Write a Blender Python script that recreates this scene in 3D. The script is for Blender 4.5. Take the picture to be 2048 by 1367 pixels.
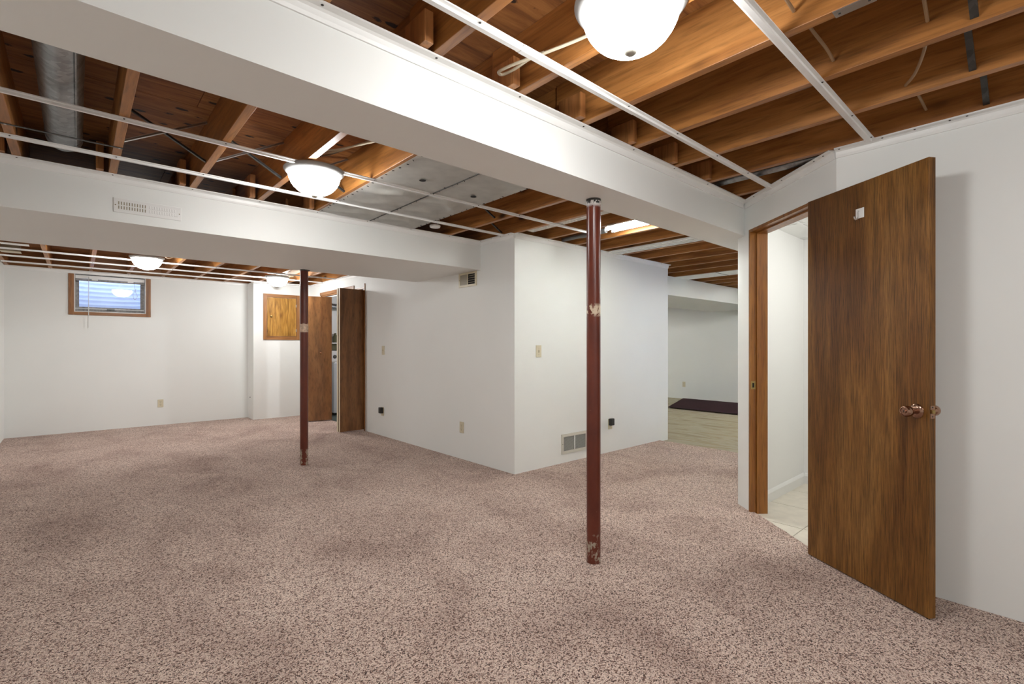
import bpy, bmesh, math, random
from mathutils import Vector, Matrix
random.seed(7)
S = bpy.context.scene
C = S.collection
for o in list(bpy.data.objects): bpy.data.objects.remove(o)
PI = math.pi

# ------------------------------------------------------------------ camera, world, exposure
# x runs along the beam (into the picture to the right), y along the joists (into the picture to the left)
cam_d = bpy.data.cameras.new('camera')
cam_d.sensor_width = 36.0
cam_d.lens = 973.74 / 2048 * 36
cam_d.shift_y = 0.00443
cam_d.clip_start = 0.02
cam = bpy.data.objects.new('camera', cam_d); C.objects.link(cam)
cam.location = (0, 0, 1.22)
cam.rotation_euler = (PI / 2, 0, -math.radians(41.758))
S.camera = cam

world = bpy.data.worlds.new('sky'); S.world = world; world.use_nodes = True
wn = world.node_tree.nodes
wn['Background'].inputs[0].default_value = (0.50, 0.64, 1.0, 1)
wn['Background'].inputs[1].default_value = 2.7

S.view_settings.view_transform = 'Standard'
S.view_settings.look = 'None'
S.view_settings.gamma = 1
S.view_settings.use_curve_mapping = False
S.view_settings.exposure = 1.84
LAMP = 26.0            # radiance of the frosted lamp glass
TUBE = 15.0

# ------------------------------------------------------------------ dimensions (metres)
ZC = 2.302             # underside of the joists
JH = 0.245             # joist depth
ZT = ZC + JH           # underside of the plywood
ZB = 2.054             # underside of the near soffit
ZS = 2.012             # underside of the middle soffit
YB0, YB1 = 1.573, 1.858
YS0, YS1 = 3.972, 5.252
XB, YB = 3.113, 3.45   # corner of the partition box
XE = 5.86              # end of the partition box
YF = 9.30              # window wall
XL = -0.725            # left wall
XR = 3.124             # right wall
YK = -1.70             # wall behind the camera
XN = 10.75             # end wall of the next room
PITCH = 0.4225

# ------------------------------------------------------------------ mesh helpers
def bx(bm, x0, x1, y0, y1, z0, z1, bev=0.0):
    vs = [bm.verts.new(p) for p in ((x0,y0,z0),(x1,y0,z0),(x1,y1,z0),(x0,y1,z0),(x0,y0,z1),(x1,y0,z1),(x1,y1,z1),(x0,y1,z1))]
    fs = [bm.faces.new([vs[i] for i in f]) for f in ((3,2,1,0),(4,5,6,7),(0,1,5,4),(1,2,6,5),(2,3,7,6),(3,0,4,7))]
    if bev > 0:
        es = list({e for f in fs for e in f.edges})
        bmesh.ops.bevel(bm, geom=es, offset=bev, segments=2, profile=0.5, affect='EDGES')
    return bm
def box(x0, x1, y0, y1, z0, z1, bev=0.0):
    return bx(bmesh.new(), min(x0,x1), max(x0,x1), min(y0,y1), max(y0,y1), z0, z1, bev)
def prism(poly, z0, z1, bm=None):
    bm = bm or bmesh.new()
    a = [bm.verts.new((x, y, z0)) for x, y in poly]; b = [bm.verts.new((x, y, z1)) for x, y in poly]
    n = len(poly)
    bm.faces.new(a[::-1]); bm.faces.new(b)
    for i in range(n): bm.faces.new((a[i], a[(i+1) % n], b[(i+1) % n], b[i]))
    return bm
def tube(pts, r, seg=10, bm=None, caps=True):
    bm = bm or bmesh.new(); pts = [Vector(p) for p in pts]; rings = []
    up = Vector((0, 0, 1))
    for i, p in enumerate(pts):
        t = (pts[min(i+1, len(pts)-1)] - pts[max(i-1, 0)]).normalized()
        ref = up if abs(t.dot(up)) < 0.95 else Vector((1, 0, 0))
        a = t.cross(ref).normalized(); b = t.cross(a).normalized()
        rr = r[i] if isinstance(r, (list, tuple)) else r
        rings.append([bm.verts.new(p + a*math.cos(k*2*PI/seg)*rr + b*math.sin(k*2*PI/seg)*rr) for k in range(seg)])
    for i in range(len(rings)-1):
        for k in range(seg):
            bm.faces.new((rings[i][k], rings[i][(k+1) % seg], rings[i+1][(k+1) % seg], rings[i+1][k]))
    if caps: bm.faces.new(rings[0][::-1]); bm.faces.new(rings[-1])
    bmesh.ops.recalc_face_normals(bm, faces=bm.faces)
    return bm
def smooth_path(pts, n=6):
    P = [Vector(p) for p in pts]; out = []
    for i in range(len(P)-1):
        p0, p1, p2, p3 = P[max(i-1,0)], P[i], P[i+1], P[min(i+2,len(P)-1)]
        for k in range(n):
            t = k/n
            out.append(0.5*((2*p1)+(-p0+p2)*t+(2*p0-5*p1+4*p2-p3)*t*t+(-p0+3*p1-3*p2+p3)*t**3))
    return out + [P[-1]]
def lathe(prof, seg=40, bm=None, c=(0,0,0)):
    bm = bm or bmesh.new(); rings = []
    for r, z in prof:
        if r < 1e-6: rings.append([bm.verts.new((c[0], c[1], c[2]+z))])
        else: rings.append([bm.verts.new((c[0]+r*math.cos(k*2*PI/seg), c[1]+r*math.sin(k*2*PI/seg), c[2]+z)) for k in range(seg)])
    for a, b in zip(rings, rings[1:]):
        for k in range(seg):
            k2 = (k+1) % seg
            if len(a) == 1 and len(b) == 1: break
            if len(a) == 1: bm.faces.new((a[0], b[k2], b[k]))
            elif len(b) == 1: bm.faces.new((a[k], a[k2], b[0]))
            else: bm.faces.new((a[k], a[k2], b[k2], b[k]))
    bmesh.ops.recalc_face_normals(bm, faces=bm.faces)
    return bm
def xf(bm, M):
    bmesh.ops.transform(bm, matrix=M, verts=bm.verts); return bm
def extrude_profile(prof, p0, p1, nrm):
    """prof: closed list of (d, z), d measured along nrm from the line p0-p1 (2-D points)."""
    bm = bmesh.new(); n = Vector((nrm[0], nrm[1], 0))
    A = [bm.verts.new(Vector((p0[0], p0[1], 0)) + n*d + Vector((0, 0, z))) for d, z in prof]
    B = [bm.verts.new(Vector((p1[0], p1[1], 0)) + n*d + Vector((0, 0, z))) for d, z in prof]
    m = len(prof)
    bm.faces.new(A); bm.faces.new(B[::-1])
    for i in range(m): bm.faces.new((A[i], B[i], B[(i+1) % m], A[(i+1) % m]))
    bmesh.ops.recalc_face_normals(bm, faces=bm.faces)
    return bm

def wloc(o):
    v = Vector((0, 0, 0))
    while o: v += o.location; o = o.parent
    return v
def obj(name, bm, m, parent=None, smooth=False, local=False):
    if parent is not None and not local:
        w = wloc(parent)
        if w.length > 0: bmesh.ops.translate(bm, vec=-w, verts=bm.verts)
    me = bpy.data.meshes.new(name); bm.to_mesh(me); bm.free()
    if smooth:
        for p in me.polygons: p.use_smooth = True
        me.set_sharp_from_angle(angle=math.radians(40))
    me.materials.append(m)
    o = bpy.data.objects.new(name, me); C.objects.link(o)
    if parent is not None: o.parent = parent
    return o
def share(name, src, parent, loc):
    o = bpy.data.objects.new(name, src.data); C.objects.link(o); o.parent = parent; o.location = loc
    return o
def tag(o, label=None, cat=None, group=None, kind=None):
    if label: o['label'] = label
    if cat: o['category'] = cat
    if group: o['group'] = group
    if kind: o['kind'] = kind
    return o
def thing(name, label, cat, loc=(0, 0, 0), group=None, kind=None):
    o = bpy.data.objects.new(name, None); C.objects.link(o); o.location = loc
    o.empty_display_size = 0.1
    return tag(o, label, cat, group, kind)
def struct(name, bm, m, label, cat, smooth=False):
    return tag(obj(name, bm, m, None, smooth), label, cat, kind='structure')

# ------------------------------------------------------------------ materials
def new_mat(name):
    m = bpy.data.materials.new(name); m.use_nodes = True
    nt = m.node_tree
    return m, nt, nt.nodes['Principled BSDF']
def nd(nt, typ, **kw):
    n = nt.nodes.new(typ)
    for k, v in kw.items():
        if k.startswith('i_'):
            key = k[2:]; n.inputs[int(key) if key.isdigit() else key].default_value = v
        else: setattr(n, k, v)
    return n
def ramp(nt, src, stops):
    r = nt.nodes.new('ShaderNodeValToRGB')
    e = r.color_ramp.elements
    while len(e) > len(stops): e.remove(e[-1])
    while len(e) < len(stops): e.new(0.5)
    for el, (p, c) in zip(e, stops):
        el.position = p; el.color = (c[0], c[1], c[2], 1) if isinstance(c, (tuple, list)) else (c, c, c, 1)
    nt.links.new(src, r.inputs[0]); return r.outputs[0]
def mix(nt, a, b, fac, mode='MIX'):
    n = nt.nodes.new('ShaderNodeMix'); n.data_type = 'RGBA'; n.blend_type = mode
    for sock, v in ((n.inputs[6], a), (n.inputs[7], b), (n.inputs[0], fac)):
        if hasattr(v, 'links') or hasattr(v, 'is_linked'): nt.links.new(v, sock)
        elif isinstance(v, (tuple, list)): sock.default_value = (v[0], v[1], v[2], 1)
        else: sock.default_value = v
    return n.outputs[2]
def coords(nt, scale=(1, 1, 1), rnd=0.0):
    tc = nt.nodes.new('ShaderNodeTexCoord'); mp = nt.nodes.new('ShaderNodeMapping')
    mp.inputs['Scale'].default_value = scale
    nt.links.new(tc.outputs['Object'], mp.inputs['Vector'])
    if rnd:
        oi = nt.nodes.new('ShaderNodeObjectInfo')
        mu = nd(nt, 'ShaderNodeMath', operation='MULTIPLY', i_1=rnd); nt.links.new(oi.outputs['Random'], mu.inputs[0])
        cb = nt.nodes.new('ShaderNodeCombineXYZ')
        for i in range(3): nt.links.new(mu.outputs[0], cb.inputs[i])
        nt.links.new(cb.outputs[0], mp.inputs['Location'])
    return mp.outputs[0]
def noise(nt, vec, scale, detail=3, rough=0.55, dist=0.0):
    n = nd(nt, 'ShaderNodeTexNoise', i_Scale=scale, i_Detail=detail, i_Roughness=rough, i_Distortion=dist)
    nt.links.new(vec, n.inputs['Vector']); return n.outputs['Fac']
def voro(nt, vec, scale, feature='F1', rnd=1.0):
    n = nd(nt, 'ShaderNodeTexVoronoi', i_Scale=scale, feature=feature)
    n.inputs['Randomness'].default_value = rnd
    nt.links.new(vec, n.inputs['Vector']); return n
def bump(nt, bsdf, h, strength=0.3, dist=0.002):
    b = nd(nt, 'ShaderNodeBump', i_Strength=strength, i_Distance=dist)
    nt.links.new(h, b.inputs['Height']); nt.links.new(b.outputs[0], bsdf.inputs['Normal'])

def plain(name, col, rough=0.5, metal=0.0, var=0.04, vscale=6.0, bumps=0.0, bscale=300.0):
    m, nt, b = new_mat(name)
    v = coords(nt)
    f = noise(nt, v, vscale, 2)
    nt.links.new(ramp(nt, f, [(0.3, tuple(c*(1-var) for c in col)), (0.7, tuple(min(1, c*(1+var)) for c in col))]), b.inputs['Base Color'])
    b.inputs['Roughness'].default_value = rough; b.inputs['Metallic'].default_value = metal
    if bumps: bump(nt, b, noise(nt, v, bscale, 2), bumps, 0.001)
    return m
def emissive(name, col, s):
    m, nt, b = new_mat(name)
    b.inputs['Base Color'].default_value = (0.9, 0.9, 0.88, 1)
    m.cycles.emission_sampling = 'FRONT'; b.inputs['Emission Color'].default_value = (*col, 1); b.inputs['Emission Strength'].default_value = s
    return m
def wood(name, light, mid, dark, axis, fine=55, rough=0.5, knots=0.0, big=2.2, spec=0.5, bumpy=0.0, stretch=14.0):
    """grain runs along axis (0, 1 or 2)"""
    m, nt, b = new_mat(name)
    sc = [1.0, 1.0, 1.0]; sc[axis] = 1.0/stretch
    v = coords(nt, tuple(sc), 37.0)
    f1 = noise(nt, v, fine, 3, 0.65, 0.3)
    f2 = noise(nt, v, big*6, 3, 0.5, 1.2)
    c = ramp(nt, f2, [(0.28, dark), (0.5, mid), (0.72, light)])
    g = ramp(nt, f1, [(0.32, 0.55), (0.52, 1.0), (0.75, 1.12)])
    c = mix(nt, c, g, 0.75, 'MULTIPLY')
    if knots:
        sk = [1.0, 1.0, 1.0]; sk[axis] = 0.45
        vk = coords(nt, tuple(sk), 11.0)
        vo = voro(nt, vk, knots)
        kf = ramp(nt, vo.outputs['Distance'], [(0.05, 0.0), (0.10, 0.75), (0.16, 1.0)])
        c = mix(nt, tuple(x*0.18 for x in dark), c, kf)
    nt.links.new(c, b.inputs['Base Color'])
    b.inputs['Roughness'].default_value = rough
    b.inputs['Specular IOR Level'].default_value = spec
    if bumpy: bump(nt, b, f1, bumpy, 0.001)
    return m

M = {}
M['wall'] = plain('wall_paint', (0.83, 0.845, 0.82), 0.55, var=0.012, vscale=1.5)
M['wall_bath'] = plain('bath_paint', (0.82, 0.82, 0.80), 0.5, var=0.01, vscale=1.5)
M['white'] = plain('white_plastic', (0.82, 0.82, 0.80), 0.35, var=0.02)
M['whitepaint'] = plain('white_enamel', (0.80, 0.80, 0.78), 0.3, var=0.02)
M['almond'] = plain('almond_plastic', (0.66, 0.60, 0.44), 0.35, var=0.03)
M['almond_dark'] = plain('dark_almond', (0.30, 0.26, 0.18), 0.5)  # darker almond tone for slots, screws, slats and the junction box
M['black'] = plain('black_plastic', (0.012, 0.012, 0.011), 0.4)
M['screw'] = plain('dark_screw', (0.03, 0.028, 0.025), 0.5)
M['dark'] = plain('dark_opening', (0.01, 0.009, 0.008), 0.9)
M['galv'] = None
M['joist'] = wood('joist_fir', (0.50, 0.225, 0.066), (0.37, 0.152, 0.038), (0.22, 0.080, 0.018), 1, 70, 0.42, knots=3.2, big=1.9)
M['stud'] = wood('stud_fir', (0.50, 0.22, 0.075), (0.40, 0.17, 0.052), (0.26, 0.10, 0.03), 2, 60, 0.5)
M['oak'] = wood('oak_trim', (0.39, 0.18, 0.062), (0.31, 0.135, 0.043), (0.20, 0.078, 0.022), 2, 70, 0.4)
M['oak_h'] = wood('oak_trim_level', (0.39, 0.18, 0.062), (0.31, 0.135, 0.043), (0.20, 0.078, 0.022), 0, 70, 0.4)
M['oak_y'] = wood('oak_trim_deep', (0.39, 0.18, 0.062), (0.31, 0.135, 0.043), (0.20, 0.078, 0.022), 1, 70, 0.4)
M['jamb'] = wood('stained_jamb', (0.36, 0.150, 0.026), (0.29, 0.108, 0.016), (0.20, 0.064, 0.009), 2, 80, 0.35)
M['goldoak'] = wood('golden_oak', (0.52, 0.28, 0.062), (0.40, 0.195, 0.034), (0.17, 0.070, 0.010), 2, 60, 0.4, big=4, stretch=10)
M['lauan'] = wood('lauan_veneer', (0.31, 0.145, 0.052), (0.26, 0.113, 0.038), (0.185, 0.074, 0.023), 2, 45, 0.42, big=0.8, stretch=5)
def figure(m, sc, amt):
    nt = m.node_tree; b = nt.nodes['Principled BSDF']; src = b.inputs['Base Color'].links[0].from_socket
    w = nd(nt, 'ShaderNodeTexWave', wave_type='RINGS', rings_direction='Z', i_Scale=sc, i_Distortion=7.0, i_Detail=3.0)
    w.inputs['Detail Scale'].default_value = 0.8
    nt.links.new(coords(nt, (1, 1, 0.28), 7.0), w.inputs['Vector'])
    nt.links.new(mix(nt, src, ramp(nt, w.outputs['Fac'], [(0.05, 0.55), (0.35, 0.95), (0.9, 1.12)]), amt, 'MULTIPLY'), b.inputs['Base Color'])
figure(M['lauan'], 3.0, 0.42)
M['cream_edge'] = plain('pale_edge', (0.74, 0.66, 0.48), 0.5)

def door_mat():
    m, nt, b = new_mat('mahogany_veneer')
    v = coords(nt, (1, 1, 0.06)); vb = coords(nt, (1, 1, 0.22)); v3 = coords(nt, (1, 1, 0.03))
    fine = noise(nt, v3, 260, 4, 0.7)
    mid = noise(nt, v, 26, 4, 0.6, 0.4)
    big = noise(nt, vb, 3.2, 3, 0.55, 0.6)
    c = ramp(nt, big, [(0.3, (0.105, 0.038, 0.007)), (0.5, (0.200, 0.088, 0.019)), (0.72, (0.325, 0.165, 0.047))])
    g = ramp(nt, fine, [(0.38, 0.32), (0.51, 1.0), (0.68, 1.55)])
    c = mix(nt, c, g, 0.7, 'MULTIPLY')
    c = mix(nt, c, ramp(nt, mid, [(0.3, 0.66), (0.55, 1.0), (0.75, 1.25)]), 0.8, 'MULTIPLY')
    # scuffs
    vs = coords(nt, (1, 1, 0.35))
    sc = ramp(nt, noise(nt, vs, 30, 5, 0.75), [(0.76, 0.0), (0.80, 0.5)])
    c = mix(nt, c, (0.40, 0.24, 0.13), sc)
    nt.links.new(c, b.inputs['Base Color'])
    b.inputs['Roughness'].default_value = 0.42; b.inputs['Specular IOR Level'].default_value = 0.28
    bump(nt, b, fine, 0.25, 0.001)
    return m
M['door'] = door_mat()

def plywood_mat():
    m, nt, b = new_mat('plywood')
    v = coords(nt, (0.10, 1, 1), 23.0)
    f = noise(nt, v, 16, 5, 0.65, 1.5)
    c = ramp(nt, f, [(0.26, (0.12, 0.040, 0.010)), (0.5, (0.30, 0.118, 0.030)), (0.74, (0.46, 0.205, 0.055))])
    vk = coords(nt, (0.55, 1.1, 1), 5.0)
    vo = voro(nt, vk, 10.0)
    jit = noise(nt, coords(nt), 60, 3)
    ad = nd(nt, 'ShaderNodeMath', operation='MULTIPLY_ADD', i_1=0.18); nt.links.new(jit, ad.inputs[0]); nt.links.new(vo.outputs['Distance'], ad.inputs[2])
    kf = ramp(nt, ad.outputs[0], [(0.225, 0.0), (0.275, 1.0)])
    c = mix(nt, (0.022, 0.009, 0.004), c, kf)
    nt.links.new(c, b.inputs['Base Color']); b.inputs['Roughness'].default_value = 0.7
    return m
M['ply'] = plywood_mat()

def carpet_mat(name, c_light, c_mid, c_dark, c_deep, scale=210):
    m, nt, b = new_mat(name)
    v = coords(nt)
    wob = noise(nt, v, 90, 2)
    vo = voro(nt, v, scale)
    sep = nd(nt, 'ShaderNodeSeparateColor'); nt.links.new(vo.outputs['Color'], sep.inputs[0])
    c = ramp(nt, sep.outputs[0], [(0.0, c_deep), (0.20, c_dark), (0.42, c_mid), (0.70, c_light)])
    c2 = ramp(nt, noise(nt, v, 380, 2, 0.6), [(0.38, 0.28), (0.49, 0.92), (0.64, 1.25)])
    c = mix(nt, c, c2, 0.8, 'MULTIPLY')
    # nap of the pile, brushed one way or the other
    nap = ramp(nt, noise(nt, coords(nt, (1, 0.75, 1)), 1.7, 5, 0.6, 0.6), [(0.3, (0.72, 0.665, 0.65)), (0.5, (0.97, 0.95, 0.935)), (0.7, (1.10, 1.11, 1.10))])
    c = mix(nt, c, nap, 1.0, 'MULTIPLY')
    nt.links.new(c, b.inputs['Base Color'])
    b.inputs['Roughness'].default_value = 0.95; b.inputs['Specular IOR Level'].default_value = 0.1
    b.inputs['Sheen Weight'].default_value = 0.1
    bump(nt, b, vo.outputs['Distance'], 0.9, -0.006)
    return m
M['carpet'] = carpet_mat('carpet_pile', (0.90, 0.725, 0.63), (0.64, 0.465, 0.385), (0.26, 0.145, 0.112), (0.045, 0.024, 0.019), 205)
M['rug'] = carpet_mat('plum_carpet', (0.115, 0.035, 0.045), (0.085, 0.026, 0.035), (0.06, 0.018, 0.026), (0.03, 0.01, 0.014), 160)

def concrete_mat():
    m, nt, b = new_mat('stained_concrete')
    v = coords(nt, (2.6, 0.5, 1))
    f = noise(nt, v, 2.4, 6, 0.65, 0.8)
    c = ramp(nt, f, [(0.3, (0.17, 0.125, 0.06)), (0.42, (0.31, 0.26, 0.155)), (0.52, (0.40, 0.365, 0.27)), (0.62, (0.30, 0.235, 0.115)), (0.75, (0.52, 0.49, 0.40))])
    nt.links.new(c, b.inputs['Base Color']); b.inputs['Roughness'].default_value = 0.6
    bump(nt, b, noise(nt, coords(nt), 30, 4), 0.2, 0.003)
    return m
M['concrete'] = concrete_mat()
M['tile'] = plain('beige_tile', (0.70, 0.65, 0.55), 0.35, var=0.06, vscale=14)
M['grout'] = plain('pale_grout', (0.74, 0.71, 0.64), 0.8)

def galv_mat(name, base, rough, metal=0.85, sc=38, dirt=0.6):
    m, nt, b = new_mat(name)
    v = coords(nt)
    vo = voro(nt, v, sc)
    sep = nd(nt, 'ShaderNodeSeparateColor'); nt.links.new(vo.outputs['Color'], sep.inputs[0])
    c = ramp(nt, sep.outputs[0], [(0.0, tuple(x*0.72 for x in base)), (1.0, tuple(min(1, x*1.15) for x in base))])
    d = ramp(nt, noise(nt, coords(nt, (1, 0.3, 1)), 6, 5, 0.65), [(0.35, 0.72), (0.6, 1.0)])
    c = mix(nt, c, d, dirt, 'MULTIPLY')
    nt.links.new(c, b.inputs['Base Color']); b.inputs['Metallic'].default_value = metal
    b.inputs['Roughness'].default_value = rough
    return m
M['galv'] = galv_mat('galvanised', (0.36, 0.385, 0.40), 0.36)
M['pan'] = plain('dull_sheet_metal', (0.84, 0.84, 0.79), 0.28, 0.1, var=0.08, vscale=9)
M['steel_dark'] = galv_mat('weathered_steel', (0.11, 0.11, 0.105), 0.45, 0.8)
M['steel'] = plain('bright_steel', (0.62, 0.62, 0.60), 0.3, 0.9)
M['bronze'] = plain('antique_copper', (0.34, 0.205, 0.145), 0.2, 1.0)
M['brass'] = plain('worn_brass', (0.36, 0.26, 0.10), 0.4, 0.9)
M['cable'] = plain('cable_sheath', (0.72, 0.66, 0.50), 0.5)
M['cable_tan'] = plain('cable_tan', (0.34, 0.22, 0.12), 0.5)
M['pipe_grey'] = plain('grey_pipe', (0.16, 0.16, 0.16), 0.5)
M['finial'] = plain('finial_nickel', (0.42, 0.40, 0.34), 0.4, 0.4)
M['lamp'] = emissive('lamp_glass', (0.985, 0.99, 0.985), LAMP)
M['lamp_small'] = emissive('bath_lamp_glass', (1.0, 0.99, 0.96), 13.0)
M['lamp_near'] = emissive('near_lamp_glass', (0.985, 0.99, 0.99), 16.5)
M['lamp_middle'] = emissive('middle_lamp_glass', (0.985, 0.99, 0.985), 17.0)
M['lamp_added'] = emissive('added_lamp_glass', (0.985, 0.99, 0.99), 26.0)  # glow of the unseen lamp added behind the camera
M['tube_bright'] = emissive('bright_tube_glass', (0.97, 1.0, 0.96), 36.0)
M['lamp_pan'] = plain('lamp_pan_enamel', (0.32, 0.32, 0.31), 0.55, var=0.02)
M['tube'] = emissive('fluorescent_glass', (0.97, 1.0, 0.97), TUBE)
M['washer'] = plain('washer_enamel', (0.66, 0.68, 0.70), 0.3, var=0.02)
M['olive'] = plain('olive_board', (0.10, 0.10, 0.045), 0.6)
M['laundry_floor'] = plain('green_floor', (0.10, 0.13, 0.12), 0.6)
M['tape'] = plain('paper_tape', (0.62, 0.45, 0.33), 0.7, var=0.25, vscale=45)
M['print_strip'] = plain('printed_strip', (0.62, 0.60, 0.54), 0.6, var=0.35, vscale=55)
M['soil'] = plain('soil', (0.10, 0.08, 0.06), 0.9)
M['sash'] = plain('sash_grey', (0.30, 0.29, 0.28), 0.55, var=0.3, vscale=30)

def post_mat():
    m, nt, b = new_mat('red_oxide_paint')
    tc = nt.nodes.new('ShaderNodeTexCoord'); sp = nt.nodes.new('ShaderNodeSeparateXYZ')
    nt.links.new(tc.outputs['Object'], sp.inputs[0])
    v = coords(nt, (1, 1, 0.55), 9.0)
    base = ramp(nt, noise(nt, v, 9, 4), [(0.3, (0.090, 0.016, 0.008)), (0.7, (0.145, 0.029, 0.013))])
    chips = ramp(nt, noise(nt, v, 60, 4, 0.7), [(0.715, 0.0), (0.74, 1.0)])
    c = mix(nt, base, (0.46, 0.35, 0.25), chips)
    big = noise(nt, coords(nt, (1, 1, 0.6), 4.0), 26, 5, 0.7)
    def band(z0, z1, th, col, c):
        a = nd(nt, 'ShaderNodeMapRange', i_1=z0, i_2=z0+0.02, i_3=0.0, i_4=1.0); nt.links.new(sp.outputs[2], a.inputs[0])
        d = nd(nt, 'ShaderNodeMapRange', i_1=z1-0.02, i_2=z1, i_3=1.0, i_4=0.0); nt.links.new(sp.outputs[2], d.inputs[0])
        mu = nd(nt, 'ShaderNodeMath', operation='MULTIPLY'); nt.links.new(a.outputs[0], mu.inputs[0]); nt.links.new(d.outputs[0], mu.inputs[1])
        k = ramp(nt, big, [(th, 0.0), (th+0.03, 1.0)])
        m2 = nd(nt, 'ShaderNodeMath', operation='MULTIPLY'); nt.links.new(mu.outputs[0], m2.inputs[0]); nt.links.new(k, m2.inputs[1])
        return mix(nt, c, col, m2.outputs[0])
    def band_black(nt, sp, coords, noise, ramp):
        a = nd(nt, 'ShaderNodeMapRange', i_1=2.02, i_2=2.03, i_3=0.0, i_4=1.0); nt.links.new(sp.outputs[2], a.inputs[0])
        k = ramp(nt, noise(nt, coords(nt, (1, 1, 0.5), 2.0), 40, 2), [(0.54, 0.0), (0.56, 1.0)])
        m2 = nd(nt, 'ShaderNodeMath', operation='MULTIPLY'); nt.links.new(a.outputs[0], m2.inputs[0]); nt.links.new(k, m2.inputs[1])
        return m2.outputs[0]
    c = band(1.385, 1.465, 0.46, (0.62, 0.50, 0.36), c)
    c = band(2.005, 2.12, 0.43, (0.78, 0.76, 0.74), c)
    c = mix(nt, c, (0.02, 0.018, 0.018), band_black(nt, sp, coords, noise, ramp))
    c = band(-0.05, 0.17, 0.52, (0.36, 0.31, 0.24), c)
    nt.links.new(c, b.inputs['Base Color']); b.inputs['Roughness'].default_value = 0.28
    bump(nt, b, chips, 0.3, 0.0006)
    return m
M['post'] = post_mat()

def glass_mat():
    m, nt, b = new_mat('window_glass')
    b.inputs['Base Color'].default_value = (0.97, 0.98, 1, 1); b.inputs['Roughness'].default_value = 0.0
    b.inputs['Transmission Weight'].default_value = 1.0; b.inputs['IOR'].default_value = 1.45
    out = nt.nodes['Material Output']
    tr = nd(nt, 'ShaderNodeBsdfTransparent'); gl = nd(nt, 'ShaderNodeBsdfGlossy', i_Roughness=0.02)
    fr = nd(nt, 'ShaderNodeFresnel', i_IOR=1.5)
    ms = nt.nodes.new('ShaderNodeMixShader')
    nt.links.new(fr.outputs[0], ms.inputs[0]); nt.links.new(tr.outputs[0], ms.inputs[1]); nt.links.new(gl.outputs[0], ms.inputs[2])
    nt.links.new(ms.outputs[0], out.inputs[0])
    return m
M['glass'] = glass_mat()

# ------------------------------------------------------------------ floors
def jag(p0, p1, n, amp):
    out = []
    for i in range(n+1):
        t = i/n
        out.append((p0[0]+(p1[0]-p0[0])*t + (random.uniform(-amp, amp) if 0 < i < n else 0),
                    p0[1]+(p1[1]-p0[1])*t + (random.uniform(-amp, amp) if 0 < i < n else 0)))
    return out
E_ = Vector((0.6413, 0.7673)); N_ = Vector((-0.7673, 0.6413)); A_ = Vector((XR, 0.812))   # diagonal wall
def dg(s, d=0.0): p = A_ + E_*s + N_*d; return (p.x, p.y)
S_H, S_J, S_E = 0.205, 0.905, 1.0935      # hinge side, strike side, free end of the diagonal wall
carpet = [(XL, YK), (XR, YK), (XR, A_.y)] + [dg(S_H)] + jag(dg(S_H, -0.03), dg(S_J, -0.03), 24, 0.004) + [dg(S_E), (4.2, 1.651)]
carpet += jag((5.69, 1.651), (5.66, YB), 40, 0.012)
carpet += [(XB, YB), (XB, 6.70)] + jag((XB+0.03, 6.72), (XB+0.03, 8.34), 12, 0.004) + [(XB, 8.36), (XB, 8.93), (2.19, 8.93), (2.19, YF), (XL, YF)]
struct('floor', prism(carpet, -0.02, 0.0), M['carpet'], 'pink-brown flecked pile carpet covering the basement floor', 'carpet')
bm = bmesh.new()
bx(bm, 5.5, XN+0.1, -0.6, YF, -0.12, -0.018); bx(bm, 3.9, 5.5, 1.55, YB+0.2, -0.12, -0.022)
struct('floor_concrete', bm, M['concrete'], 'bare stained concrete floor of the room past the partition', 'floor')
struct('floor_laundry', box(XB+0.02, XE, YB+0.1, YF, -0.12, -0.02), M['laundry_floor'], 'dark green painted floor of the laundry closet', 'floor')
fb = struct('floor_bathroom', box(3.10, 4.95, -0.6, 1.66, -0.14, -0.016), M['grout'], 'beige tiled bathroom floor behind the open door', 'floor')
# individual floor tiles clipped to the bathroom outline
def clip_poly(poly, p, n):
    out = []
    for i in range(len(poly)):
        a, b = Vector(poly[i]), Vector(poly[(i+1) % len(poly)])
        da, db = (a-p).dot(n), (b-p).dot(n)
        if da >= 0: out.append(tuple(a))
        if da*db < 0: out.append(tuple(a + (b-a)*(da/(da-db))))
    return out
TS = 0.46; first = True
for i in range(-1, 7):
    for j in range(-5, 5):
        x0, y0 = 3.19 + (i-1)*TS, 1.142 + (j-1)*TS
        g = 0.003
        poly = [(x0+g, y0+g), (x0+TS-g, y0+g), (x0+TS-g, y0+TS-g), (x0+g, y0+TS-g)]
        poly = clip_poly(poly, A_ - N_*0.036, -N_)
        poly = clip_poly(poly, Vector((XR+0.125, 0)), Vector((1, 0))) if poly else poly
        poly = clip_poly(poly, Vector((4.885, 0)), Vector((-1, 0))) if poly else poly
        poly = clip_poly(poly, Vector((0, 1.52)), Vector((0, -1))) if poly else poly
        poly = clip_poly(poly, Vector((0, -0.45)), Vector((0, 1))) if poly else poly
        if len(poly) < 3: continue
        cx = sum(p[0] for p in poly)/len(poly); cy = sum(p[1] for p in poly)/len(poly)
        obj('tile', prism(poly, -0.018, -0.010), M['tile'], fb)

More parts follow.
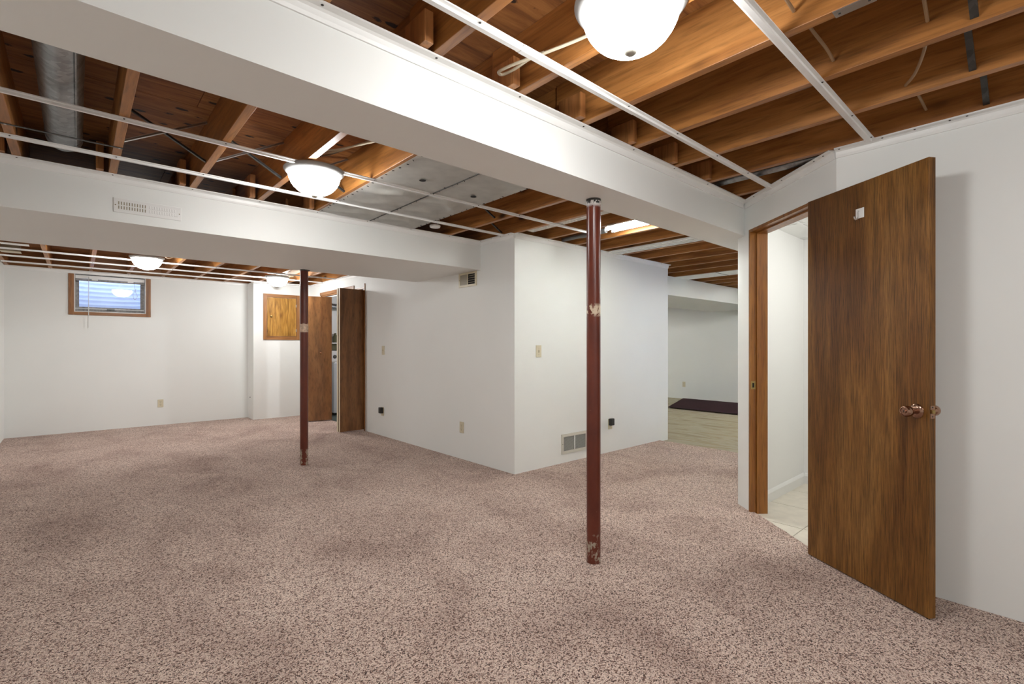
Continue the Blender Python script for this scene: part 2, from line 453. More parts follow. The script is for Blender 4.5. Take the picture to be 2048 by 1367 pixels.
# ------------------------------------------------------------------ walls
WT = 0.12
struct('wall_left', box(XL-WT, XL, YK-WT, YF+0.25, -0.1, ZT), M['wall'], 'white painted side wall meeting the window wall', 'wall')
struct('wall_back', box(XL-WT, 5.2, YK-WT, YK, -0.1, ZT), M['wall'], 'white painted wall closing the room opposite the soffits', 'wall')
struct('wall_right', box(XR, XR+WT, YK, A_.y, -0.1, ZC), M['wall'], 'plain white wall behind the open brown door', 'wall')
ZD = 2.062
bm = bmesh.new()
prism([(XR, A_.y), (XR+WT, A_.y), dg(0.06, -WT), dg(S_H-0.02, -WT), dg(S_H-0.02)], -0.1, ZC, bm)
prism([dg(S_H-0.02), dg(S_H-0.02, -WT), dg(S_J+0.02, -WT), dg(S_J+0.02)], ZD+0.02, ZC, bm)
prism([dg(S_J+0.02), dg(S_J+0.02, -WT), dg(S_E, -WT), dg(S_E)], -0.1, ZC, bm)
bmesh.ops.recalc_face_normals(bm, faces=bm.faces)
struct('wall_diagonal', bm, M['wall'], 'short angled white wall holding the bathroom doorway', 'wall')
struct('wall_bathroom', box(3.86, 5.01, 1.527, 1.651, -0.1, ZC), M['wall_bath'], 'white bathroom wall with a white baseboard', 'wall')
struct('wall_bathroom_end', box(4.89, 5.01, -0.6, 1.527, -0.1, ZC), M['wall_bath'], 'end wall of the bathroom seen past the door edge', 'wall')
struct('wall_bathroom_side', box(XR+WT, 4.89, -0.6, -0.48, -0.1, ZC), M['wall_bath'], 'hidden side wall of the bathroom', 'wall')
struct('wall_partition', box(XB, XE, YB, YB+WT, -0.1, ZC), M['wall'], 'white partition wall with the return grille and light switch', 'wall')
bm = bmesh.new()
OY0, OY1, OZ = 6.70, 8.36, 2.085
bx(bm, XB, XB+WT, YB+WT, OY0, -0.1, ZC); bx(bm, XB, XB+WT, OY0, OY1, OZ, ZC); bx(bm, XB, XB+WT, OY1, YF, -0.1, ZC)
struct('wall_partition_side', bm, M['wall'], 'white partition wall with the folding closet doors', 'wall')
struct('wall_partition_end', box(XE-WT, XE, YB+WT, YF, -0.1, ZC), M['wall'], 'hidden end wall of the partition box', 'wall')
struct('wall_next_room', box(XN, XN+WT, -0.7, YF+0.2, -0.1, ZT), M['wall'], 'white end wall behind the plum carpet', 'wall')
struct('wall_next_room_side', box(5.01, XN, -0.72, -0.6, -0.1, ZT), M['wall'], 'hidden side wall of the next room', 'wall')
WX0, WX1, WZ0, WZ1 = -0.035, 0.785, 1.715, 2.285
bm = bmesh.new()
bx(bm, XL, WX0, YF, YF+0.24, -0.1, ZT); bx(bm, WX1, XN+WT, YF, YF+0.24, -0.1, ZT)
bx(bm, WX0, WX1, YF, YF+0.24, -0.1, WZ0); bx(bm, WX0, WX1, YF, YF+0.24, WZ1, ZT)
struct('wall_window', bm, M['wall'], 'long white wall with the small basement window', 'wall')
struct('wall_bump_out', box(2.19, XB, 8.93, YF, -0.1, ZC), M['wall'], 'boxed-out white wall section holding the oak access panel', 'wall')
# drywall soffits
struct('ceiling_soffit_near', box(XL, 5.0, YB0, YB1, ZB, ZC), M['wall'], 'white drywall soffit boxing in the beam over the scraped red post', 'soffit')
struct('ceiling_soffit_middle', box(XL, XB, YS0, YS1, ZS, ZC), M['wall'], 'wide white drywall soffit with the slotted register, over the taped red post', 'soffit')
struct('ceiling_soffit_end', box(XE, XN, YS0, YS1, ZS, ZC), M['wall'], 'white drywall soffit above the plum carpet', 'soffit')

# ------------------------------------------------------------------ ceiling: deck, plywood sheets, joists
ceil = struct('ceiling', box(XL-WT, XN+WT, YK-WT, YF+0.24, ZT+0.02, ZT+0.12), M['ply'], 'open basement ceiling of bare joists under plywood', 'ceiling')
sh = {}
y = YK; row = 0
while y < YF:
    h = min(1.22, YF - y); x = XL - (1.22 if row % 2 else 0)
    while x < XN:
        x0 = max(x, XL); x1 = min(x+2.44, XN)
        key = (round(x1-x0, 3), round(h, 3))
        if key not in sh:
            sh[key] = obj('plywood_sheet', box(0.0015, x1-x0-0.0015, 0.0015, h-0.0015, 0, 0.019), M['ply'], ceil, local=True); sh[key].location = (x0, y, ZT)
        else: share('plywood_sheet', sh[key], ceil, (x0, y, ZT))
        x += 2.44
    y += h; row += 1
def joists(x0, ks, y0, y1):
    src = None
    for k in ks:
        x = x0 + PITCH*k
        if src is None:
            src = obj('joist', box(-0.02, 0.02, 0, y1-y0, 0, JH, 0.002), M['joist'], ceil, local=True); src.location = (x, y0, ZC)
        else: share('joist', src, ceil, (x, y0, ZC))
joists(0.152, range(-2, 9), YK, 1.700)
joists(0.165, range(-2, 25), 1.705, 4.600)
joists(0.146, range(-2, 14), 4.605, YF-0.046)
joists(0.152, range(12, 25), -0.6, 1.700)
joists(0.146, range(14, 25), 4.605, YF-0.046)
obj('rim_joist', box(XL, XN, YF-0.045, YF-0.005, ZC+0.002, ZT), M['oak_h'], ceil)
# ends of the lapped joists beyond the two carrying beams, and rim blocking
for y, z, n in ((1.490, 0.115, 8), (3.885, 0.165, 6)):
    src = None
    for k in range(-1, n):
        x = (0.152 if y < 3 else 0.165) + PITCH*k - 0.062
        if src is None:
            src = obj('joist_end', box(-0.018, 0.018, 0, 0.14, 0, z, 0.002), M['stud'], ceil, local=True); src.location = (x, y, ZC+0.001)
        else: share('joist_end', src, ceil, (x, y, ZC+0.001))

# steel cross bridging
def strap(name, p0, p1, m, w=0.019, t=0.006, parent=None):
    p0, p1 = Vector(p0), Vector(p1); d = p1-p0; L = d.length
    bm = box(-w/2, w/2, 0, L, -t/2, t/2)
    bx(bm, -w/2, -w/2+0.003, 0, L, 0, 0.008); bx(bm, w/2-0.003, w/2, 0, L, 0, 0.008)
    q = d.to_track_quat('Y', 'Z')
    xf(bm, Matrix.Translation(p0) @ q.to_matrix().to_4x4())
    return obj(name, bm, m, parent)
for k in range(0, 3):
    xa, xb = 0.165+PITCH*k+0.021, 0.165+PITCH*(k+1)-0.021
    t = thing('cross_bridging', ['crossed steel bridging straps between joists right of the round duct', 'crossed steel bridging straps two bays from the round duct',
                                 'crossed steel bridging straps above the middle dome lamp'][k], 'bridging', ((xa+xb)/2, 3.33, ZC), 'steel bridging over the middle bay')
    strap('strap', (xa, 3.315, ZC+0.012), (xb, 3.315, ZT-0.02), M['steel'], parent=t)
    strap('strap', (xa, 3.365, ZT-0.02), (xb, 3.365, ZC+0.012), M['steel_dark'], parent=t)
t = thing('flat_strap', 'flat steel strap nailed across two joists under the round duct', 'bridging', (-0.05, 3.40, ZC))
obj('strap', box(-0.28, 0.185, 3.392, 3.408, ZC-0.0035, ZC-0.0005), M['steel_dark'], t)
for x in (-0.262, 0.17): obj('nail', lathe([(0, -0.006), (0.005, -0.006), (0.005, -0.0035)], 10, c=(x, 3.40, ZC)), M['steel'], t)
for k, (nm, yb) in enumerate((('farthest from the right wall', 0.185), ('in the middle of the row', 0.225), ('next to the right wall', 0.215))):
    xa, xb = 0.152+PITCH*(4+k)+0.021, 0.152+PITCH*(5+k)-0.021
    t = thing('cross_bridging', 'dark steel bridging strap between the joists, ' + nm, 'bridging', ((xa+xb)/2, yb, ZC), 'steel bridging over the near bay')
    strap('strap', (xa, yb, ZT-0.015), (xb, yb, ZC+0.02), M['steel_dark'], w=0.022, parent=t)
t = thing('cross_bridging', 'crossed thin steel straps beside the sheet metal pan', 'bridging', (2.48, 3.3, ZC), 'steel bridging over the middle bay')
strap('strap', (2.30, 3.22, ZT-0.02), (2.675, 3.22, ZC+0.02), M['steel_dark'], w=0.014, parent=t)
strap('strap', (2.725, 3.60, ZT-0.02), (3.08, 3.60, ZC+0.02), M['steel_dark'], w=0.014, parent=t)

# ------------------------------------------------------------------ white perimeter trim with screws
PROF = [(0.0, ZC-0.046), (0.007, ZC-0.046), (0.011, ZC-0.034), (0.013, ZC-0.016), (0.022, ZC-0.010), (0.046, ZC-0.008), (0.046, ZC-0.001), (0.0, ZC-0.001)]
screw_src = [None]
def screws(parent, pts, z, r=0.0048):
    for x, y in pts:
        if screw_src[0] is None:
            screw_src[0] = obj('screw', lathe([(0, -0.0022), (0.6, -0.0022), (1.0, -0.0006), (1.0, 0.001)], 10), M['screw'], parent, local=True); o = screw_src[0]
        else: o = bpy.data.objects.new('screw', screw_src[0].data); C.objects.link(o); o.parent = parent
        o.location = Vector((x, y, z)) - wloc(parent); o.scale = (r, r, 1)
def trim(n, p0, p1, nrm, pts, label, off=0.034):
    o = struct('trim_%d' % n, extrude_profile(PROF, p0, p1, nrm), M['white'], label, 'ceiling trim')
    screws(o, [(x+nrm[0]*off, y+nrm[1]*off) for x, y in pts], ZC-0.009)
    return o
R0 = [0.152+PITCH*k for k in range(-1, 8)]; R1 = [0.165+PITCH*k for k in range(-1, 7)]; R2 = [0.146+PITCH*k for k in range(-1, 5)]
trim(1, (XL, YB0), (3.715, YB0), (0, -1), [(x, YB0) for x in R0], 'white moulding along the top of the near soffit')
trim(2, (XL, YS0), (XB, YS0), (0, -1), [(x, YS0) for x in R1], 'white moulding along the top of the middle soffit')
trim(3, (XB, YB), (XB, YS0), (-1, 0), [(XB, y) for y in (3.50, 3.62, 3.76, 3.93)], 'short white moulding between the middle soffit and the partition corner')
trim(4, (XB-0.0, YB), (XE, YB), (0, -1), [(x, YB) for x in (3.14, 3.54, 3.96, 4.39, 4.81, 5.23, 5.65)], 'white moulding on top of the partition above the return grille')
trim(5, (XB, YS1), (XB, 8.93), (-1, 0), [(XB, y) for y in (5.6, 6.2, 6.8, 7.4, 8.0, 8.6)], 'white moulding above the folding closet doors')
trim(6, (XL, YF), (2.19, YF), (0, -1), [(x, YF) for x in R2], 'white moulding along the top of the window wall')
trim(7, (2.19, 8.93), (XB, 8.93), (0, -1), [(2.5, 8.93), (2.9, 8.93)], 'short white moulding above the oak access panel')
trim(8, dg(0.0), dg(0.985), tuple(N_), [dg(s) for s in (0.06, 0.14, 0.46, 0.80, 0.95)], 'white moulding on top of the angled doorway wall')
trim(9, (XR, YK), (XR, A_.y), (-1, 0), [(XR, y) for y in (0.79, 0.66, 0.60, 0.47, 0.34, 0.28, 0.0)], 'white moulding on top of the wall behind the brown door')

# suspended-ceiling tracks fixed under the joists
TPROF = [(-0.021, ZC-0.001), (-0.021, ZC-0.006), (-0.010, ZC-0.008), (-0.009, ZC-0.018), (0.009, ZC-0.018), (0.010, ZC-0.008), (0.021, ZC-0.006), (0.021, ZC-0.001)]
def track(y, x0, x1, label, group, xs, off=0.015, w=1.0, sleeve=None):
    t = thing('ceiling_track', label, 'ceiling track', ((x0+x1)/2, y, ZC), group)
    obj('rail', extrude_profile([(d*w, z) for d, z in TPROF], (x0, y), (x1, y), (0, -1)), M['white'], t)
    screws(t, [(x, y-off*w) for x in xs], ZC-0.0085, 0.004)
    if sleeve:
        obj('splice_sleeve', extrude_profile([(d*1.12, z-0.0015) for d, z in TPROF], (sleeve[0], y), (sleeve[1], y), (0, -1)), M['white'], t)
    return t
GN, GM, GF = 'white tracks under the near joists', 'white tracks under the middle joists', 'white tracks under the joists by the window'
track(1.291, XL+0.01, 3.50, 'spliced white ceiling track between the near soffit and its dome lamp', GN, [0.15, 0.575, 0.997, 1.84, 2.26, 2.69, 3.1], sleeve=(1.19, 1.90))
track(0.651, XL+0.01, XR-0.045, 'white ceiling track ending at the wall behind the brown door', GN, [0.15, 0.575, 0.997, 1.42, 2.26, 2.69, 3.04])
track(2.945, XL+0.01, 3.56, 'white ceiling track ending behind the scraped red post', GM, [x for x in R1], w=0.8)
track(3.565, XL+0.01, XB-0.045, 'white ceiling track ending at the partition corner', GM, [x for x in R1], w=0.8)
track(7.64, XL+0.01, XB-0.05, 'white ceiling track farthest from the basement window', GF, R2[1:], w=0.8)
track(8.23, XL+0.01, XB-0.05, 'middle one of three white ceiling tracks by the window', GF, R2[1:], w=0.8)
track(8.80, XL+0.01, XB-0.05, 'white ceiling track closest to the basement window', GF, R2[1:], w=0.8)

# ------------------------------------------------------------------ dome lamps
def dome_lamp():
    t = thing('dome_lamp', 'lamp', 'ceiling lamp', (0, 0, 0), 'round white dome lamps')
    pan = lathe([(0.0, 0.0), (0.160, 0.0), (0.173, -0.004), (0.1755, -0.009), (0.174, -0.013), (0.167, -0.022), (0.165, -0.025), (0.154, -0.035), (0.150, -0.036), (0.148, -0.030), (0.0, -0.026)], 56)
    obj('pan', pan, M['lamp_pan'], t, True)
    prof = [(0.1495, -0.027)]
    for i in range(0, 10):
        a = i/9*PI/2
        prof.append((0.1495*math.cos(a)**0.86 if i < 9 else 0.0, -0.034 - 0.122*math.sin(a)**1.12))
    obj('glass_dome', lathe(prof, 36), M['lamp'], t, True)
    obj('finial', lathe([(0.0, -0.150), (0.014, -0.152), (0.020, -0.157), (0.019, -0.163), (0.012, -0.169), (0.0, -0.170)], 20), M['finial'], t, True)
    return t
lamp0 = dome_lamp()
def copy_tree(o, parent=None):
    c = o.copy(); C.objects.link(c); c.parent = parent
    for ch in list(o.children): copy_tree(ch, c)
    return c
spots = [(1.294, 0.891, ZC, 'large white dome lamp hanging beside the spliced ceiling track'),
         (1.084, 3.031, ZC, 'white dome lamp below the crossed steel bridging and duct pan'),
         (0.627, 7.31, ZC, 'white dome lamp in front of the basement window'),
         (2.305, 8.018, ZC, 'white dome lamp in front of the oak access panel'),
         (1.00, -0.75, ZC, 'added white dome lamp, unseen, near the wall opposite the soffits'),  # added out of view as fill light for the foreground
         (4.10, 0.55, 2.178, 'white dome lamp on the bathroom ceiling')]
for i, (x, y, z, lab) in reversed(list(enumerate(spots))):
    o = lamp0 if i == 0 else copy_tree(lamp0)
    o.location = (x, y, z); o['label'] = lab
    mm = M['lamp_small'] if z < ZC else M['lamp_near'] if i == 0 else M['lamp_middle'] if i == 1 else M['lamp_added'] if i == 4 else None
    if mm:              # bulbs of another strength
        for ch in o.children:
            if ch.name.startswith('glass_dome'):
                ch.data = ch.data.copy(); ch.data.materials[0] = mm

# bathroom ceiling: hung panels in a grid
def bath_rect(x0, x1, y0, y1):
    p = [(x0, y0), (x1, y0), (x1, y1), (x0, y1)]
    for q, n in ((A_ - N_*(WT+0.002), -N_), (Vector((XR+WT+0.002, 0)), Vector((1, 0))), (Vector((4.889, 0)), Vector((-1, 0))), (Vector((0, 1.526)), Vector((0, -1))), (Vector((0, -0.479)), Vector((0, 1)))):
        if len(p) >= 3: p = clip_poly(p, q, n)
    return p if len(p) >= 3 else None
def bath_piece(name, x0, x1, y0, y1, z0, z1, m):
    p = bath_rect(x0, x1, y0, y1)
    if p: return obj(name, prism(p, z0, z1), m, cb)
cb = struct('ceiling_bathroom', prism(bath_rect(3, 5, -1, 2), 2.205, 2.22), M['whitepaint'], 'white hung ceiling of the bathroom', 'ceiling')
for i in range(4):
    for j in range(5):
        x0, x1 = 5.42-0.6*(i+1), 5.42-0.6*i; y0, y1 = 1.94-0.6*(j+1), 1.94-0.6*j
        bath_piece('ceiling_panel', x0+0.006, x1-0.006, y0+0.006, y1-0.006, 2.182, 2.196, M['white'])
for i in range(4): bath_piece('grid_bar', 4.82-0.6*i-0.012, 4.82-0.6*i+0.012, -0.48, 1.527, 2.1785, 2.1815, M['white'])
for j in range(4): bath_piece('grid_bar', 3.2, 4.89, 1.34-0.6*j-0.012, 1.34-0.6*j+0.012, 2.176, 2.1785, M['white'])
bpr = [(0, -0.01), (0.014, -0.01), (0.014, 0.06), (0.009, 0.074), (0.004, 0.082), (0, 0.084)]
b1 = tag(obj('baseboard_bathroom', extrude_profile(bpr, (3.86, 1.527), (4.89, 1.527), (0, -1)), M['whitepaint']), 'white baseboard along the bathroom wall', 'baseboard', kind='structure')
tag(obj('baseboard_bathroom_end', extrude_profile(bpr, (4.89, -0.48), (4.89, 1.513), (-1, 0)), M['whitepaint']), 'short white baseboard on the bathroom end wall', 'baseboard', kind='structure')

# ------------------------------------------------------------------ posts
def post(x, y, ztop, label, tape=None):
    t = thing('support_post', label, 'post', (x, y, 0), 'red steel support posts')
    obj('shaft', lathe([(0.0, -0.01), (0.0395, -0.01), (0.0395, ztop-0.004), (0.0, ztop-0.004)], 40, c=(x, y, 0)), M['post'], t, True)
    obj('top_cap', lathe([(0.0, ztop-0.012), (0.0415, ztop-0.012), (0.0415, ztop), (0.0, ztop)], 32, c=(x, y, 0)), M['steel_dark'], t)
    obj('weld_tab', box(x+0.036, x+0.054, y-0.012, y+0.012, ztop-0.010, ztop, 0.002), M['screw'], t)
    if tape: obj('paper_tape', lathe([(0.0397, tape[0]), (0.0406, tape[0]), (0.0406, tape[1]), (0.0397, tape[1])], 40, c=(x, y, 0)), M['tape'], t, True)['label'] = 'beige paper tape band'
    return t
post(2.188, 1.755, ZB, 'dark red steel post with scraped paint under the near soffit')
post(1.750, 5.19, ZS, 'dark red steel post with a paper tape band under the middle soffit', (1.368, 1.451))

# ------------------------------------------------------------------ brown door, jamb, hook
tj = thing('trim_10', 'stained wooden jamb of the bathroom doorway', 'door frame', (*dg(S_J), 0), kind='structure')
def dprism(s0, s1, d0, d1, z0, z1): return prism([dg(s0, d0), dg(s1, d0), dg(s1, d1), dg(s0, d1)], z0, z1)
def fix(bm): bmesh.ops.recalc_face_normals(bm, faces=bm.faces); return bm
sj = obj('side_jamb', fix(dprism(S_J, S_J+0.02, -WT-0.003, 0.004, -0.02, ZD+0.02)), M['jamb'], tj)
obj('side_jamb', fix(dprism(S_H-0.02, S_H, -WT-0.003, 0.004, -0.02, ZD+0.02)), M['jamb'], tj)
obj('head_jamb', fix(dprism(S_H, S_J, -WT-0.003, 0.004, ZD, ZD+0.02)), M['jamb'], tj)
obj('door_stop', fix(dprism(S_J-0.011, S_J, -WT-0.002, -0.042, -0.016, ZD)), M['jamb'], tj)
obj('door_stop', fix(dprism(S_H, S_H+0.011, -WT-0.002, -0.042, -0.016, ZD)), M['jamb'], tj)
obj('door_stop', fix(dprism(S_H+0.011, S_J-0.011, -WT-0.002, -0.042, ZD-0.011, ZD)), M['jamb'], tj)
obj('strike_plate', fix(dprism(S_J-0.0015, S_J, -0.036, -0.002, 0.905, 0.965)), M['brass'], sj)
obj('strike_hole', fix(dprism(S_J-0.002, S_J-0.0014, -0.026, -0.012, 0.918, 0.952)), M['dark'], sj)

HG = Vector((3.197, 0.975)); FR = Vector((2.832, 0.381))
DD = (FR-HG).normalized(); DN = Vector((DD.y, -DD.x)); DL = (FR-HG).length   # DN points to the visible face
ANG = math.atan2(DD.y, DD.x)
# local frame: X along the leaf from the hinge, Y = -DN direction is into the thickness, Z up
Mdoor = Matrix.Translation((HG.x, HG.y, 0)) @ Matrix(((DD.x, -DN.x, 0, 0), (DD.y, -DN.y, 0, 0), (0, 0, 1, 0), (0, 0, 0, 1)))
d1 = thing('door_1', 'dark brown flush wooden door standing open against the right wall', 'door', (HG.x, HG.y, 0.006), kind='structure')
leaf = box(0, DL, 0, 0.036, 0.006, 2.066, 0.0015)
def dobj(name, bm, m, parent, smooth=False):
    xf(bm, Mdoor); bmesh.ops.recalc_face_normals(bm, faces=bm.faces); return obj(name, bm, m, parent, smooth)
lf = dobj('leaf', leaf, M['door'], d1)
RX = Matrix.Rotation(PI/2, 4, 'X')      # lathe axis z -> -y (out of the visible face)
def knob(side):
    prof_rose = [(0, 0), (0.032, 0), (0.033, 0.003), (0.029, 0.008), (0.016, 0.012), (0.0, 0.012)]
    prof_knob = [(0.0, 0.011), (0.013, 0.011), (0.0125, 0.024), (0.015, 0.032), (0.0225, 0.040), (0.0250, 0.052), (0.0245, 0.064), (0.0215, 0.070), (0.019, 0.0705), (0.017, 0.067), (0.0, 0.067)]
    prof_key = [(0.0, 0.0665), (0.0085, 0.0665), (0.0085, 0.0705), (0.007, 0.072), (0, 0.072)]
    K = Matrix.Translation((0.643, 0.0 if side > 0 else 0.036, 0.926)) @ (RX if side > 0 else Matrix.Rotation(-PI/2, 4, 'X'))
    r = dobj('rose', xf(lathe(prof_rose, 36), K), M['bronze'], lf, True)
    dobj('knob', xf(lathe(prof_knob, 36), K), M['bronze'], lf, True)
    if side > 0:
        dobj('keyhole', xf(lathe(prof_key, 20), K), M['bronze'], lf, True)
        dobj('key_slot', xf(box(-0.0012, 0.0012, -0.005, 0.005, 0.0715, 0.0725), K), M['dark'], lf)
knob(1); knob(-1)
dobj('latch_plate', box(DL-0.0005, DL+0.0012, 0.006, 0.030, 0.899, 0.956, 0.0), M['bronze'], lf)
dobj('latch_bolt', box(DL+0.001, DL+0.009, 0.011, 0.025, 0.920, 0.937, 0.002), M['brass'], lf)
for z in (0.907, 0.948): dobj('latch_screw', xf(lathe([(0, 0.0018), (0.0035, 0.0018), (0.004, 0.001)], 10), Matrix.Translation((DL, 0.018, z)) @ Matrix.Rotation(PI/2, 4, 'Y')), M['screw'], lf)
for z in (0.25, 1.05, 1.83):
    dobj('hinge', tube([(-0.006, 0.040, z-0.045), (-0.006, 0.040, z+0.045)], 0.006, 10), M['brass'], d1)
hk = thing('adhesive_hook', 'small white adhesive hook with a metal peg on the brown door', 'hook', tuple(Mdoor @ Vector((0.348, -0.002, 1.905))))
dobj('plate', box(0.325, 0.373, -0.0035, -0.0002, 1.882, 1.933, 0.0014), M['white'], hk)
dobj('peg', tube([(0.346, -0.004, 1.918), (0.344, -0.008, 1.920), (0.343, -0.010, 1.912), (0.343, -0.010, 1.888), (0.343, -0.013, 1.878), (0.343, -0.022, 1.874), (0.343, -0.029, 1.880), (0.343, -0.030, 1.890)], 0.0028, 8), M['steel'], hk, True)

# ------------------------------------------------------------------ folding closet doors and their frame
tc = thing('trim_11', 'thin wooden frame around the folding closet doors', 'door frame', (XB, (OY0+OY1)/2, 0), kind='structure')
obj('side_jamb', box(XB-0.012, XB+WT, OY0-0.022, OY0, -0.01, OZ+0.05), M['oak'], tc)
obj('side_jamb', box(XB-0.012, XB+WT, OY1, OY1+0.022, -0.01, OZ), M['oak'], tc)
obj('head_casing', box(XB-0.012, XB, 7.05, OY1+0.06, OZ, OZ+0.052), M['oak_y'], tc)
obj('head_jamb', box(XB, XB+WT, OY0, OY1, OZ-0.02, OZ), M['oak_y'], tc)
obj('door_rail', box(XB+0.035, XB+0.062, OY0, OY1, OZ-0.042, OZ-0.02), M['white'], tc)
def panel_between(name, p, q, th, z0, z1, parent, side):
    p, q = Vector(p), Vector(q); d = (q-p).normalized(); n = Vector((-d.y, d.x))*side*th
    o = obj(name, fix(prism([tuple(p), tuple(q), tuple(q+n), tuple(p+n)], z0, z1)), M['lauan'], parent)
    e = 0.004
    ed = fix(prism([tuple(p-d*e), tuple(p), tuple(p+n), tuple(p-d*e+n)], z0, z1))
    obj('edge_band', ed, M['cream_edge'], o)
    return o
d2 = thing('door_2', 'folded pair of lauan closet door panels beside the light switch', 'door', (2.95, 6.72, 0), kind='structure')
panel_between('panel', (2.756, 6.752), (3.125, 6.765), 0.028, 0.015, 2.045, d2, -1)
panel_between('panel', (2.756, 6.786), (3.135, 6.840), 0.028, 0.015, 2.045, d2, 1)
d3 = thing('door_3', 'folded pair of lauan closet door panels behind the taped post', 'door', (2.95, 8.05, 0), kind='structure')
pn = panel_between('panel', (2.735, 8.085), (3.130, 7.965), 0.028, 0.015, 2.035, d3, 1)
panel_between('panel', (2.745, 8.125), (3.125, 8.16), 0.028, 0.015, 2.035, d3, 1)
kp = Vector((2.965, 8.013)); kn = Vector((-0.29, -0.957, 0))
q = kn.to_track_quat('Z', 'Y').to_matrix().to_4x4()
obj('knob', xf(lathe([(0, 0), (0.008, 0), (0.007, 0.010), (0.015, 0.018), (0.017, 0.026), (0.012, 0.033), (0, 0.035)], 18), Matrix.Translation((kp.x, kp.y, 1.112)) @ q), M['oak'], pn, True)

# laundry closet contents
w = thing('washing_machine', 'white washing machine glimpsed between the folded closet doors', 'washer', (3.75, 8.90, -0.02))
obj('cabinet', box(3.42, 4.10, 8.62, 9.26, 0.03, 0.93, 0.012), M['washer'], w)
obj('base', box(3.45, 4.07, 8.66, 9.24, -0.02, 0.03), M['black'], w)
cs = obj('control_console', box(3.42, 4.10, 9.02, 9.26, 0.93, 1.14, 0.012), M['whitepaint'], w)
obj('lid', box(3.46, 4.06, 8.66, 9.0, 0.93, 0.945, 0.006), M['whitepaint'], w)
for x in (3.60, 3.9): obj('dial', xf(lathe([(0, 0), (0.035, 0), (0.032, 0.018), (0, 0.02)], 20), Matrix.Translation((x, 9.02, 1.03)) @ RX), M['steel_dark'], cs, True)
tag(obj('backsplash_board', box(3.26, 4.3, 9.275, 9.298, 1.15, 1.27), M['olive']), 'dark olive board on the wall above the washing machine', 'board')
tag(obj('wall_shelf', box(3.26, 4.3, 9.20, 9.299, 1.275, 1.295), M['whitepaint']), 'thin white ledge above the olive board in the laundry', 'shelf')
tag(obj('laundry_hose', tube(smooth_path([(3.62, 9.27, 1.30), (3.62, 9.26, 1.50), (3.60, 9.25, 1.60), (3.52, 9.25, 1.635), (3.40, 9.26, 1.625), (3.30, 9.28, 1.60)]), 0.012, 8), M['olive'], None, True), 'curved green hose on the white laundry wall', 'hose')
tag(obj('laundry_bottle', lathe([(0, 0), (0.045, 0), (0.045, 0.11), (0.02, 0.15), (0.018, 0.18), (0, 0.18)], 18, c=(3.70, 9.245, 1.296)), M['olive'], None, True), 'dark green bottle on the laundry ledge', 'bottle')
tag(obj('flexible_duct', tube(smooth_path([(3.36, 9.241, 2.10), (3.52, 9.20, 2.0), (3.75, 9.22, 1.98), (3.98, 9.238, 2.05)]), 0.06, 14), M['galv'], None, True), 'crinkled silver dryer duct under the laundry ceiling', 'duct')
lb = thing('laundry_bulb', 'bare bulb in a porcelain holder on the laundry ceiling', 'ceiling lamp', (4.371, 6.9, ZC))
obj('holder', lathe([(0, 0), (0.055, 0), (0.05, -0.03), (0.022, -0.045), (0, -0.045)], 20, c=(4.371, 6.9, ZC)), M['whitepaint'], lb, True)
obj('bulb', lathe([(0.014, -0.045), (0.02, -0.06), (0.032, -0.085), (0.03, -0.105), (0.015, -0.12), (0, -0.123)], 20, c=(4.371, 6.9, ZC)), emissive('bulb_glass', (0.93, 0.95, 1.0), 420.0), lb, True)

# ------------------------------------------------------------------ oak access panel
ap = thing('access_panel', 'golden oak access panel door set in the boxed-out wall', 'access panel', (2.635, 8.92, 1.34))
Y0 = 8.93
obj('frame_board', box(2.339, 2.395, Y0-0.018, Y0, 1.338, 2.117, 0.002), M['oak'], ap)
obj('frame_board', box(2.875, 2.931, Y0-0.018, Y0, 1.338, 2.117, 0.002), M['oak'], ap)
obj('frame_board', box(2.3955, 2.8745, Y0-0.018, Y0, 2.062, 2.117, 0.002), M['oak_h'], ap)
obj('frame_board', box(2.3955, 2.8745, Y0-0.018, Y0, 1.338, 1.393, 0.002), M['oak_h'], ap)
dr = obj('panel_door', box(2.400, 2.870, Y0-0.014, Y0, 1.398, 2.057), M['goldoak'], ap)
obj('knob', xf(lathe([(0, 0), (0.008, 0), (0.008, 0.010), (0.016, 0.018), (0.017, 0.026), (0.010, 0.032), (0, 0.033)], 18), Matrix.Translation((2.461, Y0-0.014, 1.737)) @ RX), M['brass'], dr, True)
for z in (1.50, 1.93): obj('hinge', box(2.864, 2.878, Y0-0.021, Y0-0.0135, z-0.022, z+0.022), M['steel'], dr)

# ------------------------------------------------------------------ basement window
w1 = thing('window_1', 'small basement window with wooden casing high in the white wall', 'window', (0.375, YF, WZ0), kind='structure')
obj('casing_board', box(-0.095, WX0, YF-0.018, YF, 1.672, 2.255, 0.002), M['oak'], w1)
obj('casing_board', box(WX1, 0.843, YF-0.018, YF, 1.672, 2.255, 0.002), M['oak'], w1)
obj('casing_board', box(WX0, WX1, YF-0.018, YF, 1.672, WZ0, 0.002), M['oak_h'], w1)
obj('sill', box(WX0, WX1, YF, YF+0.17, WZ0, WZ0+0.012), M['whitepaint'], w1)
obj('side_liner', box(WX0, WX0+0.012, YF, YF+0.17, WZ0+0.012, WZ1), M['whitepaint'], w1)
obj('side_liner', box(WX1-0.012, WX1, YF, YF+0.17, WZ0+0.012, WZ1), M['whitepaint'], w1)
ys = YF+0.17
sa = obj('sash', bx(bx(bx(bx(bmesh.new(), WX0, WX0+0.055, ys, ys+0.035, WZ0, WZ1), WX1-0.055, WX1, ys, ys+0.035, WZ0, WZ1), WX0+0.055, WX1-0.055, ys, ys+0.035, WZ0, WZ0+0.085), WX0+0.055, WX1-0.055, ys, ys+0.035, WZ1-0.06, WZ1), M['sash'], w1)
